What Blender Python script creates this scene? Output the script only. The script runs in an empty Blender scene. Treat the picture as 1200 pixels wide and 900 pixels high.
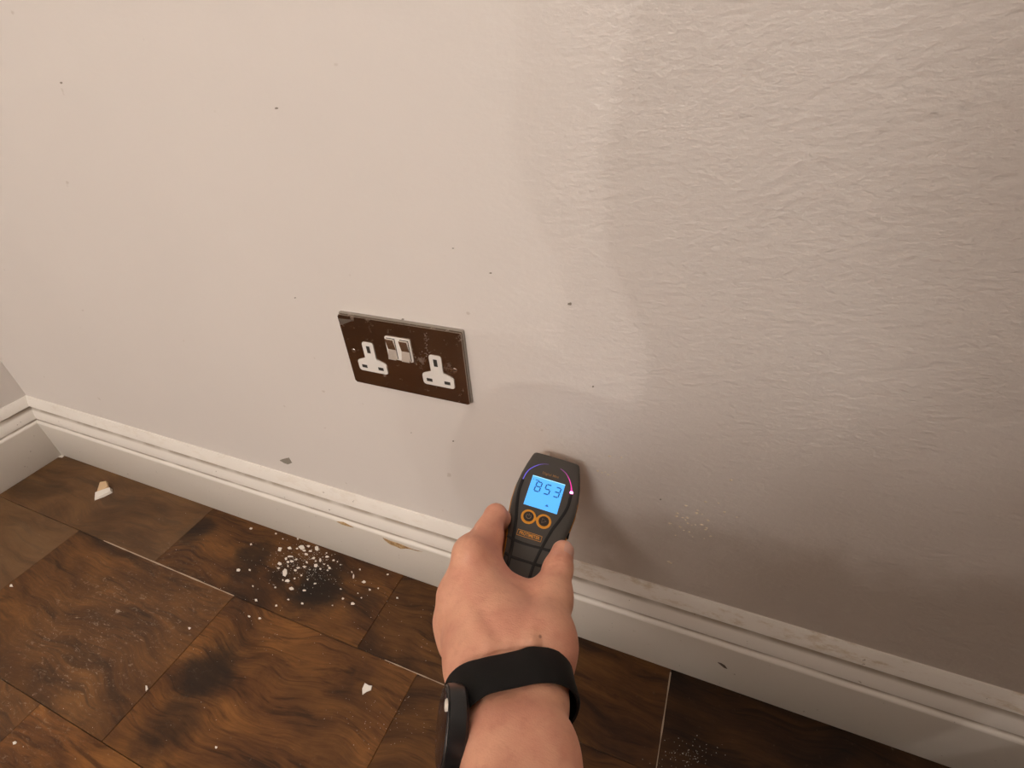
import bpy, bmesh, math, random
import numpy as np
from mathutils import Vector, Matrix, Euler
random.seed(7); rng = np.random.default_rng(7)
C = bpy.context.scene.collection
sc = bpy.context.scene

# ------------------------------------------------------------------ camera
F = 599.94                                    # focal length in pixels of the 1200x900 frame
CAM = Vector((0.29255, -0.37887, 0.67903))
CAMROT = Euler((0.958492, 0.056830, 0.386532), 'XYZ')
cd = bpy.data.cameras.new('camera'); cam = bpy.data.objects.new('camera', cd); C.objects.link(cam)
cam.location = CAM; cam.rotation_euler = CAMROT
cd.sensor_width = 36; cd.lens = F / 1200 * 36; cd.clip_start = 0.01
sc.camera = cam
RM = np.array(CAMROT.to_matrix()); CP = np.array(CAM)

# ------------------------------------------------------------------ world, light, exposure
sc.view_settings.view_transform = 'Standard'; sc.view_settings.look = 'None'
sc.view_settings.gamma = 1; sc.view_settings.use_curve_mapping = False
sc.view_settings.exposure = 0.13
w = bpy.data.worlds.new('world'); sc.world = w; w.use_nodes = True
w.node_tree.nodes['Background'].inputs[0].default_value = (0.9, 0.8, 0.7, 1)
w.node_tree.nodes['Background'].inputs[1].default_value = 0.02
def lamp(name, loc, power, size, col=(1, 0.80, 0.62)):
    l = bpy.data.lights.new(name, 'POINT'); l.energy = power; l.shadow_soft_size = size; l.color = col
    o = bpy.data.objects.new(name, l); C.objects.link(o); o.location = loc
    return o
WARM = (1, 0.94, 0.89)
lamp('lamp_light', (0.20, -3.0, 2.20), 51, 0.20, WARM)        # ceiling lights of the room behind the photographer
lamp('lamp_light', (-0.20, -2.6, 2.20), 25, 0.15, WARM)
lamp('lamp_light', (0.35, -2.5, 2.20), 20, 0.25, WARM)
lamp('lamp_light', (-0.50, -1.15, 2.28), 5, 0.10, WARM)       # unseen weak fill lamp, added to lift the right of the wall
lamp('lamp_light', (0.80, -2.9, 2.25), 36, 0.016, WARM)        # two small bulbs further right
lamp('lamp_light', (1.10, -3.2, 2.25), 28, 0.016, WARM)

# ------------------------------------------------------------------ helpers
def Cc(u, v, d): return np.array([(u-600)/F*d, -(v-450)/F*d, -d])        # camera space (metres)
def toworld(P): return np.asarray(P) @ RM.T + CP
def onfloor(u, v, z=0.0):
    r = RM @ np.array([(u-600)/F, -(v-450)/F, -1]); return CP + r*(z-CP[2])/r[2]
def onwall(u, v, y=0.0):
    r = RM @ np.array([(u-600)/F, -(v-450)/F, -1]); return CP + r*(y-CP[1])/r[1]

class Mat:
    def __init__(s, name, col=(.8, .8, .8), rough=.5, metal=0, **kw):
        s.m = bpy.data.materials.new(name); s.m.use_nodes = True
        s.nt = s.m.node_tree; s.b = s.nt.nodes['Principled BSDF']
        s.set('Base Color', (*col, 1)); s.set('Roughness', rough); s.set('Metallic', metal)
        for k, v in kw.items(): s.set(k.replace('_', ' '), v)
    def set(s, k, v): s.b.inputs[k].default_value = v
    def n(s, t, **kw):
        nd = s.nt.nodes.new('ShaderNode'+t)
        for k, v in kw.items():
            if hasattr(nd, k) and k not in ('inputs',): setattr(nd, k, v)
            else: nd.inputs[k.replace('_', ' ')].default_value = v
        return nd
    def l(s, a, b): s.nt.links.new(a, b); return a
    def coord(s, kind='Object', scale=(1, 1, 1), off=None):
        if kind == 'Position': src = s.n('NewGeometry').outputs['Position']
        else: src = s.n('TexCoord').outputs[kind]
        mp = s.n('Mapping'); mp.inputs['Scale'].default_value = scale
        s.l(src, mp.inputs['Vector'])
        if off is not None: s.l(off, mp.inputs['Location'])
        return mp.outputs[0]
    def noise(s, vec, scale, detail=4, rough=.5, dist=0):
        nd = s.n('TexNoise'); nd.inputs['Scale'].default_value = scale; nd.inputs['Detail'].default_value = detail
        nd.inputs['Roughness'].default_value = rough; nd.inputs['Distortion'].default_value = dist
        s.l(vec, nd.inputs['Vector']); return nd.outputs['Fac']
    def ramp(s, fac, stops, interp='LINEAR'):
        nd = s.n('ValToRGB'); cr = nd.color_ramp; cr.interpolation = interp
        while len(cr.elements) < len(stops): cr.elements.new(.5)
        for e, (p, c) in zip(cr.elements, stops):
            e.position = p; e.color = (*c, 1) if isinstance(c, tuple) else (c, c, c, 1)
        s.l(fac, nd.inputs[0]); return nd.outputs[0]
    def mix(s, fac, a, b, mode='MIX'):
        nd = s.n('Mix'); nd.data_type = 'RGBA'; nd.blend_type = mode
        for sock, v in ((nd.inputs[0], fac), (nd.inputs[6], a), (nd.inputs[7], b)):
            if isinstance(v, (int, float)): sock.default_value = v
            elif isinstance(v, tuple): sock.default_value = (*v, 1)
            else: s.l(v, sock)
        return nd.outputs[2]
    def math(s, op, a, b=0.0):
        nd = s.n('Math'); nd.operation = op
        for sock, v in ((nd.inputs[0], a), (nd.inputs[1], b)):
            if isinstance(v, (int, float)): sock.default_value = v
            else: s.l(v, sock)
        return nd.outputs[0]
    def maprange(s, v, a, b, c=0, d=1):
        nd = s.n('MapRange'); nd.interpolation_type = 'SMOOTHSTEP'
        s.l(v, nd.inputs[0])
        for i, x in zip((1, 2, 3, 4), (a, b, c, d)): nd.inputs[i].default_value = x
        return nd.outputs[0]
    def bump(s, h, strength=.5, dist=.001, prev=None):
        nd = s.n('Bump'); nd.inputs['Strength'].default_value = strength; nd.inputs['Distance'].default_value = dist
        s.l(h, nd.inputs['Height'])
        if prev is not None: s.l(prev, nd.inputs['Normal'])
        return nd.outputs[0]
    def out(s, k, v): s.l(v, s.b.inputs[k])

def mesh(name, verts, faces, smooth=False):
    me = bpy.data.meshes.new(name); me.from_pydata([tuple(v) for v in verts], [], [tuple(f) for f in faces])
    me.update()
    if smooth: me.shade_smooth()
    return me
def obj(name, me, mat=None, parent=None, loc=None):
    o = bpy.data.objects.new(name, me); C.objects.link(o)
    if mat is not None:
        me.materials.append(mat.m if isinstance(mat, Mat) else mat)
    if parent is not None: o.parent = parent
    if loc is not None: o.location = loc
    return o
def tag(o, label=None, cat=None, group=None, kind=None):
    for k, v in (('label', label), ('category', cat), ('group', group), ('kind', kind)):
        if v: o[k] = v
    return o
def empty(name, loc=(0, 0, 0)):
    o = bpy.data.objects.new(name, None); C.objects.link(o); o.location = loc; o.empty_display_size = .02; return o
def bm_mesh(name, bm, smooth=False):
    me = bpy.data.meshes.new(name); bm.normal_update(); bm.to_mesh(me); bm.free()
    if smooth: me.shade_smooth()
    return me
def box_bm(x0, x1, y0, y1, z0, z1, bev=0, seg=1, bm=None):
    b = bmesh.new()
    vs = [b.verts.new((x, y, z)) for z in (z0, z1) for y in (y0, y1) for x in (x0, x1)]
    for f in ((0, 2, 3, 1), (4, 5, 7, 6), (0, 1, 5, 4), (2, 6, 7, 3), (0, 4, 6, 2), (1, 3, 7, 5)):
        b.faces.new([vs[i] for i in f])
    if bev: bmesh.ops.bevel(b, geom=b.edges[:], offset=bev, segments=seg, affect='EDGES', profile=.5)
    if bm is not None:
        me = bpy.data.meshes.new('t'); b.to_mesh(me); b.free(); bm.from_mesh(me); bpy.data.meshes.remove(me); return bm
    return b
def box(name, x0, x1, y0, y1, z0, z1, mat, parent=None, bev=0, seg=1):
    return obj(name, bm_mesh(name, box_bm(x0, x1, y0, y1, z0, z1, bev, seg)), mat, parent)
def prism_bm(poly, z0, z1, bev=0, seg=2, holes=None):
    """extrude a 2-D outline (counter-clockwise) from z0 to z1, bevelling the top rim"""
    b = bmesh.new(); n = len(poly)
    lo = [b.verts.new((x, y, z0)) for x, y in poly]; hi = [b.verts.new((x, y, z1)) for x, y in poly]
    b.faces.new(lo[::-1]); top = b.faces.new(hi)
    for i in range(n): b.faces.new((lo[i], lo[(i+1) % n], hi[(i+1) % n], hi[i]))
    if bev: bmesh.ops.bevel(b, geom=list(top.edges), offset=bev, segments=seg, affect='EDGES', profile=.5)
    return b
def roundpoly(pts, r, seg=4):
    """round the corners of a polygon; r may be a list"""
    out = []; n = len(pts)
    for i in range(n):
        p = Vector(pts[i]); a = Vector(pts[i-1]); c = Vector(pts[(i+1) % n]); rr = r[i] if isinstance(r, (list, tuple)) else r
        u = (a-p).normalized(); v = (c-p).normalized()
        ang = u.angle(v); t = min(rr/math.tan(ang/2), (a-p).length*.49, (c-p).length*.49)
        p0 = p+u*t; p1 = p+v*t
        for k in range(seg+1):
            s = k/seg; out.append(tuple((1-s)**2*p0 + 2*s*(1-s)*p + s*s*p1))
    return out
def tube(pts, r, sides=8, flat=1.0, up=(0, 0, 1), closed=False):
    """swept tube through 3-D points; r scalar or list; flat squeezes along up"""
    pts = [Vector(p) for p in pts]; n = len(pts); V = []; Fc = []; up = Vector(up)
    for i, p in enumerate(pts):
        t = (pts[(i+1) % n] - pts[i-1]) if closed else (pts[min(i+1, n-1)] - pts[max(i-1, 0)])
        t.normalize(); sdv = t.cross(up).normalized(); u2 = sdv.cross(t).normalized()
        rr = r[i] if isinstance(r, (list, tuple)) else r
        for k in range(sides):
            a = 2*math.pi*k/sides; V.append(p + sdv*math.cos(a)*rr + u2*math.sin(a)*rr*flat)
    for i in range(n if closed else n-1):
        for k in range(sides):
            j = (i+1) % n
            Fc.append((i*sides+k, i*sides+(k+1) % sides, j*sides+(k+1) % sides, j*sides+k))
    if not closed:
        Fc.append(tuple(range(sides))[::-1]); Fc.append(tuple((n-1)*sides+k for k in range(sides)))
    return V, Fc
def catmull(pts, k=6):
    P = [Vector(p) for p in pts]; P = [2*P[0]-P[1]] + P + [2*P[-1]-P[-2]]; out = []
    for i in range(1, len(P)-2):
        for s in range(k):
            t = s/k
            out.append(.5*((2*P[i]) + (P[i+1]-P[i-1])*t + (2*P[i-1]-5*P[i]+4*P[i+1]-P[i+2])*t*t + (3*P[i]-P[i-1]-3*P[i+1]+P[i+2])*t**3))
    out.append(P[-2]); return out
def text_mesh(s, size, extrude, bold=0.0):
    cu = bpy.data.curves.new('t', 'FONT'); cu.body = s; cu.size = size; cu.extrude = extrude
    cu.align_x = 'CENTER'; cu.align_y = 'CENTER'; cu.offset = bold; cu.resolution_u = 3
    o = bpy.data.objects.new('t', cu); C.objects.link(o)
    dg = bpy.context.evaluated_depsgraph_get(); me = bpy.data.meshes.new_from_object(o.evaluated_get(dg))
    bpy.data.objects.remove(o); bpy.data.curves.remove(cu); return me

# ------------------------------------------------------------------ materials
M_wall = Mat('wall_paint', rough=.62)
pos = M_wall.coord('Position'); sep = M_wall.n('SeparateXYZ'); M_wall.l(pos, sep.inputs[0])
rough_side = M_wall.maprange(M_wall.math('ADD', sep.outputs[0], M_wall.math('MULTIPLY', M_wall.noise(pos, 6, 3), .25)), .12, .45)
posh = M_wall.coord('Position', (1, 1, 1.6))
n1 = M_wall.noise(posh, 130, 3, .6); n2 = M_wall.noise(posh, 45, 3, .55); n3 = M_wall.noise(pos, 7, 4, .5)
h = M_wall.math('ADD', M_wall.math('MULTIPLY', n1, .75), M_wall.math('MULTIPLY', n2, .7))
h = M_wall.math('MULTIPLY', h, M_wall.maprange(rough_side, 0, 1, .18, 1))
h = M_wall.math('ADD', h, M_wall.math('MULTIPLY', n3, .9))
M_wall.out('Normal', M_wall.bump(h, .85, .0020))
base = M_wall.mix(M_wall.noise(pos, 3.5, 5, .6), (.70, .645, .60), (.76, .70, .65))
speck = M_wall.maprange(M_wall.noise(pos, 55, 2, .5), .73, .78)
base = M_wall.mix(M_wall.math('MULTIPLY', speck, .5), base, (.50, .42, .35))
# damp patch with a tide mark right of the meter, wall shade painted in with it
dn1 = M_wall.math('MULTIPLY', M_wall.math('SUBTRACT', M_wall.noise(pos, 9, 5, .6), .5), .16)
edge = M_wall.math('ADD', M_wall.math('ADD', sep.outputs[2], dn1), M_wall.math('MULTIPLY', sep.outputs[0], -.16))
damp_shade = M_wall.math('MULTIPLY', M_wall.maprange(edge, .150, .240, 1, 0), M_wall.maprange(M_wall.math('ADD', sep.outputs[0], dn1), .175, .245))
base = M_wall.mix(damp_shade, base, M_wall.mix(1.0, base, (.74, .70, .66), 'MULTIPLY'))
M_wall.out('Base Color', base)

M_plain = Mat('room_paint', (.30, .27, .24), .7)
M_ceil = Mat('ceiling_paint', (.62, .60, .57), .8)

M_skirt = Mat('skirting_gloss', rough=.38)
pos = M_skirt.coord('Position')
grime = M_skirt.maprange(M_skirt.noise(M_skirt.coord('Position', (.35, 1, 1)), 75, 5, .7), .50, .68)
sepz = M_skirt.n('SeparateXYZ'); M_skirt.l(pos, sepz.inputs[0])
topz = M_skirt.math('MULTIPLY', M_skirt.maprange(sepz.outputs[2], .112, .13), M_skirt.maprange(sepz.outputs[0], -.1, .35, .25, 1.0))
bc = M_skirt.mix(M_skirt.noise(pos, 8, 4), (.77, .715, .65), (.82, .77, .705))
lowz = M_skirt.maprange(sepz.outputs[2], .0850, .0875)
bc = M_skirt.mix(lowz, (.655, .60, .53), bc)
bc = M_skirt.mix(M_skirt.math('MULTIPLY', M_skirt.math('MULTIPLY', grime, topz), .7), bc, (.52, .39, .24))
specks = M_skirt.maprange(M_skirt.noise(pos, 190, 2, .5), .745, .77)
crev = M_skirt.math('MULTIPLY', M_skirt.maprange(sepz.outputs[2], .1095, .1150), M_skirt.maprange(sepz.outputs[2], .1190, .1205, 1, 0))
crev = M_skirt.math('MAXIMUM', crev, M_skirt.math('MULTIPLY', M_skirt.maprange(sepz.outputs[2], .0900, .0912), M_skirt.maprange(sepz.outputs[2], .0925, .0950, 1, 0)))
bc = M_skirt.mix(M_skirt.math('MULTIPLY', crev, M_skirt.maprange(M_skirt.noise(pos, 25, 3), .3, .6, .45, .85)), bc, (.30, .235, .17))    # shade under the lip painted into the grooves, along with grime
bc = M_skirt.mix(M_skirt.math('MULTIPLY', specks, .7), bc, (.22, .16, .11))
M_skirt.out('Base Color', bc)
M_skirt.out('Normal', M_skirt.bump(M_skirt.math('ADD', M_skirt.noise(pos, 35, 3), M_skirt.math('MULTIPLY', M_skirt.noise(pos, 140, 3), M_skirt.maprange(topz, 0, 1, .15, .8))), .45, .0009))

M_wood = Mat('dark_wood_plank', rough=.35)
oi = M_wood.n('ObjectInfo'); off = M_wood.n('CombineXYZ')
for i in range(3): M_wood.l(M_wood.math('MULTIPLY', oi.outputs['Random'], (13.1, 7.7, 3.3)[i]), off.inputs[i])
# board colour: red channel = tone of the single board, green channel = how much pale reflection haze is painted in
bcol = M_wood.n('SeparateColor'); M_wood.l(oi.outputs['Color'], bcol.inputs[0])
warpn = M_wood.n('TexNoise'); warpn.inputs['Scale'].default_value = 5.5; warpn.inputs['Detail'].default_value = 2
M_wood.l(M_wood.coord('Object', (1, 1, 1), off.outputs[0]), warpn.inputs['Vector'])
wv = M_wood.n('VectorMath'); wv.operation = 'MULTIPLY_ADD'; M_wood.l(warpn.outputs['Color'], wv.inputs[0]); wv.inputs[1].default_value = (.065, .10, 0)
M_wood.l(M_wood.coord('Object', (1, 1, 1), off.outputs[0]), wv.inputs[2])
def stretched(sx_, sy_):
    mp = M_wood.n('Mapping'); mp.inputs['Scale'].default_value = (sx_, sy_, 1); M_wood.l(wv.outputs[0], mp.inputs['Vector']); return mp.outputs[0]
g1 = M_wood.noise(stretched(1, 3.2), 6, 7, .58, .5)
g2 = M_wood.noise(stretched(2.5, 30), 12, 5, .65, .3)
g3 = M_wood.noise(stretched(1.2, 10), 8, 6, .62, .8)      # flame figure
wood = M_wood.ramp(g1, [(.30, (.050, .019, .006)), (.44, (.130, .050, .0125)), (.56, (.215, .088, .021)), (.72, (.34, .145, .034))])
wood = M_wood.mix(.6, wood, M_wood.ramp(g2, [(.35, (.5, .46, .42)), (.62, (1, 1, 1))]), 'MULTIPLY')
wood = M_wood.mix(.75, wood, M_wood.ramp(g3, [(.36, (.22, .17, .14)), (.47, (.85, .82, .8)), (.6, (1, 1, 1))]), 'MULTIPLY')
blot = M_wood.ramp(M_wood.noise(M_wood.coord('Object', (1, 1.3, 1), off.outputs[0]), 5.5, 3, .5, .4), [(.34, .16), (.45, 1.0)])
wood = M_wood.mix(.30, wood, blot, 'MULTIPLY')
wpos = M_wood.coord('Position'); stain = None                    # old dark water stains in the boards
wob = M_wood.math('MULTIPLY', M_wood.math('SUBTRACT', M_wood.noise(M_wood.coord('Position', (1, 1.8, 1)), 22, 5, .65), .5), .075)
for (u, v, r_, k_) in ((295, 652, .040, .75), (373, 688, .050, .9), (243, 788, .046, .85), (205, 846, .045, .55), (235, 622, .034, .7), (150, 588, .02, .4), (335, 676, .035, .6), (425, 705, .03, .4)):
    P_ = onfloor(u, v); dn = M_wood.n('VectorMath'); dn.operation = 'DISTANCE'; M_wood.l(wpos, dn.inputs[0]); dn.inputs[1].default_value = tuple(P_)
    f_ = M_wood.maprange(M_wood.math('ADD', dn.outputs['Value'], wob), r_*.35, r_*1.25, k_, 0)
    stain = f_ if stain is None else M_wood.math('MAXIMUM', stain, f_)
wood = M_wood.mix(stain, wood, (.010, .006, .004))
wood = M_wood.mix(1.0, wood, bcol.outputs[0], 'MULTIPLY')
wood = M_wood.mix(M_wood.math('MULTIPLY', bcol.outputs[1], M_wood.maprange(g1, .3, .65, .55, 1.05)), wood, M_wood.mix(M_wood.noise(stretched(1, 2), 14, 5, .65), (.095, .052, .022), (.19, .115, .058)))
wp = M_wood.coord('Position')
# worn, dusty traffic patch: dry grey film and scratches on the boards
dv = M_wood.n('VectorMath'); dv.operation = 'DISTANCE'; M_wood.l(wp, dv.inputs[0]); dv.inputs[1].default_value = (-.43, -.25, 0)
patch = M_wood.maprange(M_wood.math('ADD', dv.outputs['Value'], M_wood.math('MULTIPLY', M_wood.noise(wp, 9, 4), .16)), .10, .30, 1, 0)
scr = M_wood.maprange(M_wood.noise(M_wood.coord('Position', (18, 42, 1)), 5, 6, .75, 1.2), .55, .72)
film = M_wood.math('MULTIPLY', patch, M_wood.math('ADD', M_wood.math('MULTIPLY', scr, .95), .04))
dust = M_wood.maprange(M_wood.noise(wp, 120, 4, .7), .62, .8, 0, .22)
film2 = M_wood.math('ADD', film, dust)
wood = M_wood.mix(film2, wood, (.36, .28, .20))
M_wood.out('Base Color', wood)
M_wood.out('Roughness', M_wood.math('ADD', M_wood.math('MULTIPLY', M_wood.noise(wp, 14, 5, .6), .35), .30))
M_wood.set('Specular IOR Level', .32)
M_wood.out('Normal', M_wood.bump(M_wood.math('ADD', g2, M_wood.math('MULTIPLY', g1, .8)), .35, .0006))
M_sub = Mat('joint_dark', (.05, .03, .016), .8)

M_flake = Mat('plaster_white', (.80, .74, .66), .85)
M_tan = Mat('plaster_tan', (.66, .46, .27), .9)
M_filler = Mat('bare_filler', rough=.9)
fp = M_filler.coord('Position')
M_filler.out('Base Color', M_filler.ramp(M_filler.noise(fp, 170, 4, .6), [(.3, (.23, .12, .05)), (.55, (.46, .30, .14)), (.75, (.60, .44, .26))]))
M_filler.out('Normal', M_filler.bump(M_filler.noise(fp, 300, 3), .8, .001))

# ------------------------------------------------------------------ setting
XC, XR, YF, ZC = -.927, 3.0, -4.2, 2.4
def structure(o, label=None): o['kind'] = 'structure'; return tag(o, label)
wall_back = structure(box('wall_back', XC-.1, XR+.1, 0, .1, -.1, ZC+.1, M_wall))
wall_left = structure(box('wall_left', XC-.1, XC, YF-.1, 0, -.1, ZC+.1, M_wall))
structure(box('wall_right', XR, XR+.1, YF-.1, 0, -.1, ZC+.1, M_plain))
structure(box('wall_front', XC, XR, YF-.1, YF, -.1, ZC+.1, M_plain))
structure(box('ceiling', XC, XR, YF, 0, ZC, ZC+.1, M_ceil))

# floor: a subfloor that shows in the joints, boards near the wall, the rest of the room laid beyond
rows = [0.0, -.137, -.342, -.547, -.752, -.957]
joints = {0: [-.475, -.075, .322, .72, 1.1], 1: [-.665, -.30, .02, .38, .75, 1.1], 2: [-.79, -.42, -.06, .30, .66, 1.1],
          3: [-.60, -.2, .2, .6, 1.1], 4: [-.75, -.35, .05, .45, .8, 1.1]}
TONE = {(0, -.927): (.8, .55), (0, -.475): (.72, .0), (0, -.075): (.50, .0), (0, .322): (.30, 0), (0, .72): (.35, 0), (1, -.927): (.9, .75), (1, -.665): (.75, .12),
        (1, -.30): (.92, .0), (1, .02): (.62, 0), (1, .38): (.35, 0), (2, -.927): (.9, .6), (2, -.79): (1.0, .2), (2, -.42): (1.15, 0), (2, -.06): (1.2, 0)}   # (tone, painted haze) of the boards in view; low tones at right paint in shade
XE, YE = 1.1, rows[-1]
bmf = box_bm(XC, XR, YF, 0, -.06, -.010)
box_bm(XE+.001, XR, YF, 0, -.010, 0, bm=bmf); box_bm(XC, XE, YF, YE-.001, -.010, 0, bm=bmf)
fm = bm_mesh('floor', bmf); floor = structure(obj('floor', fm, M_sub)); fm.materials.append(M_wood.m)
for p_ in fm.polygons:
    if p_.center.z > -.005 or (p_.index >= 6): p_.material_index = 1
for r_ in range(5):
    xs = [XC] + joints[r_]
    for a, b in zip(xs[:-1], xs[1:]):
        yc = (rows[r_]+rows[r_+1])/2; xm = (a+b)/2; g = .0003
        dz = random.uniform(-.0004, .0002)
        bm = box_bm(a-xm+g, b-xm-g, rows[r_+1]-yc+g, rows[r_]-yc-g, -.009, dz, .0004, 1)
        pk = obj('plank', bm_mesh('plank', bm), M_wood, floor, (xm, yc, 0))
        pk.color = (*TONE.get((r_, round(a, 3)), (random.uniform(.7, 1.0), .0)), 0, 1)
# pale dirt packed into two of the joints
M_dirt = Mat('joint_dirt', (.42, .33, .24), .9)
def joint_fill(pts, wd):
    V = []; Fc = []
    for i, (x, y) in enumerate(pts):
        d = Vector(pts[min(i+1, len(pts)-1)]) - Vector(pts[max(i-1, 0)]); d.normalize(); nrm = Vector((-d.y, d.x))
        ww = wd*random.uniform(.4, 1.2)
        for s_ in (-1, 1): V.append((x+nrm.x*ww*s_, y+nrm.y*ww*s_, .0003))
        V += [(x+nrm.x*ww*s_, y+nrm.y*ww*s_, -.003) for s_ in (-1, 1)]
    for i in range(len(pts)-1):
        a = i*4; b = a+4
        Fc += [(a, a+1, b+1, b), (a+2, b+2, b+3, a+3), (a, b, b+2, a+2), (a+1, a+3, b+3, b+1)]
    o = obj('joint_dirt', mesh('joint_dirt', V, Fc), M_dirt, floor); o['kind'] = 'stuff'
joint_fill([(-.60+i*.0125, -.137) for i in range(25)], .0009)
joint_fill([(-.03+i*.01, -.1372) for i in range(10)], .0007)
joint_fill([(.322, -.022-i*.01) for i in range(12)], .0008)

# skirting board profile (distance from wall, height)
prof = [(0, 0), (.0180, 0), (.0188, .002), (.0190, .0862), (.0186, .0880), (.0174, .0896), (.0150, .0906), (.0138, .0912), (.0136, .0922),
        (.0146, .0936), (.0147, .0960), (.0140, .1000), (.0128, .1045), (.0112, .1090), (.0094, .1130), (.0076, .1162), (.0064, .1182),
        (.0062, .1190), (.0072, .1196), (.0100, .1201), (.0106, .1210), (.0096, .1245), (.0076, .1288), (.0054, .1330), (.0036, .1362), (.0020, .1381), (0, .1384)]
def skirting(name, a, b, axis):
    V = []; Fc = []; n = len(prof); N = 60
    for i in range(N+1):
        for (d, z) in prof:
            if axis == 'x':
                s = a + d if i == 0 else a + (b-a)*i/N
                V.append((s, -d, z))
            else:
                s = -d if i == 0 else b*i/N
                V.append((XC + d, s, z))
    for i in range(N):
        for k in range(n):
            q = (i*n+k, (i+1)*n+k, (i+1)*n+(k+1) % n, i*n+(k+1) % n)
            Fc.append(q if axis == 'x' else q[::-1])
    Fc.append(tuple(N*n+k for k in range(n)))
    me = mesh(name, V, Fc, True); me.set_sharp_from_angle(angle=math.radians(32))
    bmx = bmesh.new(); bmx.from_mesh(me); bmesh.ops.recalc_face_normals(bmx, faces=bmx.faces); bmx.to_mesh(me); bmx.free()
    return structure(obj(name, me, M_skirt))
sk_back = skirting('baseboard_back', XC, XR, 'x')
sk_left = skirting('baseboard_left', 0, YF, 'y')

# chipped paint with bare filler on the skirting, a knock in the plaster, a dark mark
def blob_patch(name, pts, mat, parent, normal, thick):
    """small irregular solid patch given by a 3-D outline"""
    c = np.mean(pts, axis=0); n = np.array(normal); N = len(pts)
    V = [p - n*.0006 for p in pts] + [c + (p-c)*.82 + n*thick for p in pts] + [c + n*thick*1.2]
    Fc = [(i, (i+1) % N, N+(i+1) % N, N+i) for i in range(N)] + [(N+i, N+(i+1) % N, 2*N) for i in range(N)]
    return obj(name, mesh(name, V, Fc), mat, parent)
chip_px = [(446, 629), (456, 633), (468, 637), (480, 642), (492, 646.5), (499, 647.5), (488, 644.8), (477, 643.2), (470, 643.6), (463, 640.5), (456, 638), (450, 633.5)]
blob_patch('chipped_patch', [onwall(u, v, -.0191) for u, v in chip_px], M_filler, sk_back, (0, -1, 0), .0005)['label'] = 'bare tan filler where paint chipped off'
blob_patch('chipped_patch', [onwall(u, v, -.0191) for u, v in [(393, 610.5), (402, 612), (412, 616.5), (416, 618.6), (408, 617), (399, 614)]], M_filler, sk_back, (0, -1, 0), .0004)
M_mark = Mat('dark_mark', (.10, .075, .055), .8)
blob_patch('scuff_mark', [onwall(u, v, -.0191) for u, v in [(840, 775.5), (845, 777), (850, 780), (853, 784.5), (849, 783), (844, 779)]], M_mark, sk_back, (0, -1, 0), .0003)
M_hole = Mat('wall_knock', (.27, .235, .19), .9)
blob_patch('plaster_knock', [onwall(u, v) for u, v in [(327, 539.5), (330, 538), (334, 537), (339, 535.8), (341, 539), (343, 542.5), (338, 544.5), (333, 543), (330, 541)]], M_hole, wall_back, (0, -1, 0), .0007)['label'] = 'small grey knock in the plaster'
for (u, v, r) in [(346, 349, 1.2), (472, 374, 2), (695, 453, 1.6), (72, 97, 2), (324, 127, 2), (531, 517, 1.3), (531, 291, 1.2), (575, 320, 1.6), (668, 356, 3), (774, 585, 1.3), (482, 507, .8)]:
    k = 7; blob_patch('wall_speck', [onwall(u+r*math.cos(2*math.pi*i/k)*random.uniform(.7, 1.3), v+.7*r*math.sin(2*math.pi*i/k)*random.uniform(.7, 1.3)) for i in range(k)][::-1], M_hole, wall_back, (0, -1, 0), .0003)
# blistered crumbs of plaster standing on the wall by the meter
V = []; Fc = []
def crumb(P, r):
    b = len(V)
    for k in range(5):
        a = 2*math.pi*k/5+random.random(); q = random.uniform(.7, 1.2)*r
        V.append((P[0]+q*1.5*math.cos(a), P[1], P[2]+q*math.sin(a)))
    V.append((P[0], P[1]-r*1.1, P[2]+r*.2))
    for k in range(5): Fc.append((b+k, b+(k+1) % 5, b+5))
for (x, y) in [(330, 462), (375, 500), (415, 500), (420, 548), (355, 580), (385, 612), (432, 625), (487, 563), (455, 565), (507, 435), (545, 470), (600, 525), (578, 605), (565, 683), (620, 662), (462, 668), (312, 655), (265, 550), (405, 395), (690, 372), (575, 360), (745, 450), (850, 495), (585, 590), (500, 460), (320, 485), (400, 520), (800, 170), (540, 560)]:
    crumb(onwall(750+x/7.5, 540+y/7.5), random.uniform(.0007, .0014))
for (x, y) in [(365, 378), (445, 390), (550, 392), (535, 505), (580, 595), (725, 650), (490, 220), (615, 235), (410, 395), (475, 415)]:
    crumb(onwall(660+x/9, 510+y/9), random.uniform(.0008, .0013))
crumb(onwall(786, 659.5), .0016); crumb(onwall(783, 658), .0013)
M_crumb = Mat('yellowed_plaster', (.74, .63, .48), .9)
cr = obj('plaster_crumbs', mesh('plaster_crumbs', V, Fc), M_crumb, wall_back); cr['kind'] = 'stuff'; cr['label'] = 'yellowed crumbs of blistered plaster'

# ------------------------------------------------------------------ socket
M_plate = Mat('black_nickel', rough=.22, metal=1.0)
pc = M_plate.coord('Object')
dirt = M_plate.maprange(M_plate.noise(pc, 60, 6, .7), .56, .75)
M_plate.out('Base Color', M_plate.mix(M_plate.math('MULTIPLY', dirt, .8), M_plate.mix(M_plate.noise(pc, 22, 4), (.25, .19, .15), (.38, .31, .255)), (.55, .48, .42)))
M_plate.out('Roughness', M_plate.math('ADD', M_plate.math('MULTIPLY', dirt, .55), .17))
M_edge = Mat('grey_gasket', (.30, .26, .22), .7)
M_wht = Mat('white_plastic', (.80, .76, .71), .35)
M_slot = Mat('slot_dark', (.03, .025, .02), .7)
M_chrome = Mat('chrome', (.75, .70, .65), .18, 1.0)
M_reflect = Mat('painted_reflection', (.20, .165, .135), .5, .6)
M_dust = Mat('dust_smear', (.42, .36, .30), .9)
SZ = .35445 + .0429
sock = tag(empty('double_socket', (0, 0, SZ)), 'double wall socket with dark metal plate and white inserts, above the skirting', 'socket')
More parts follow.
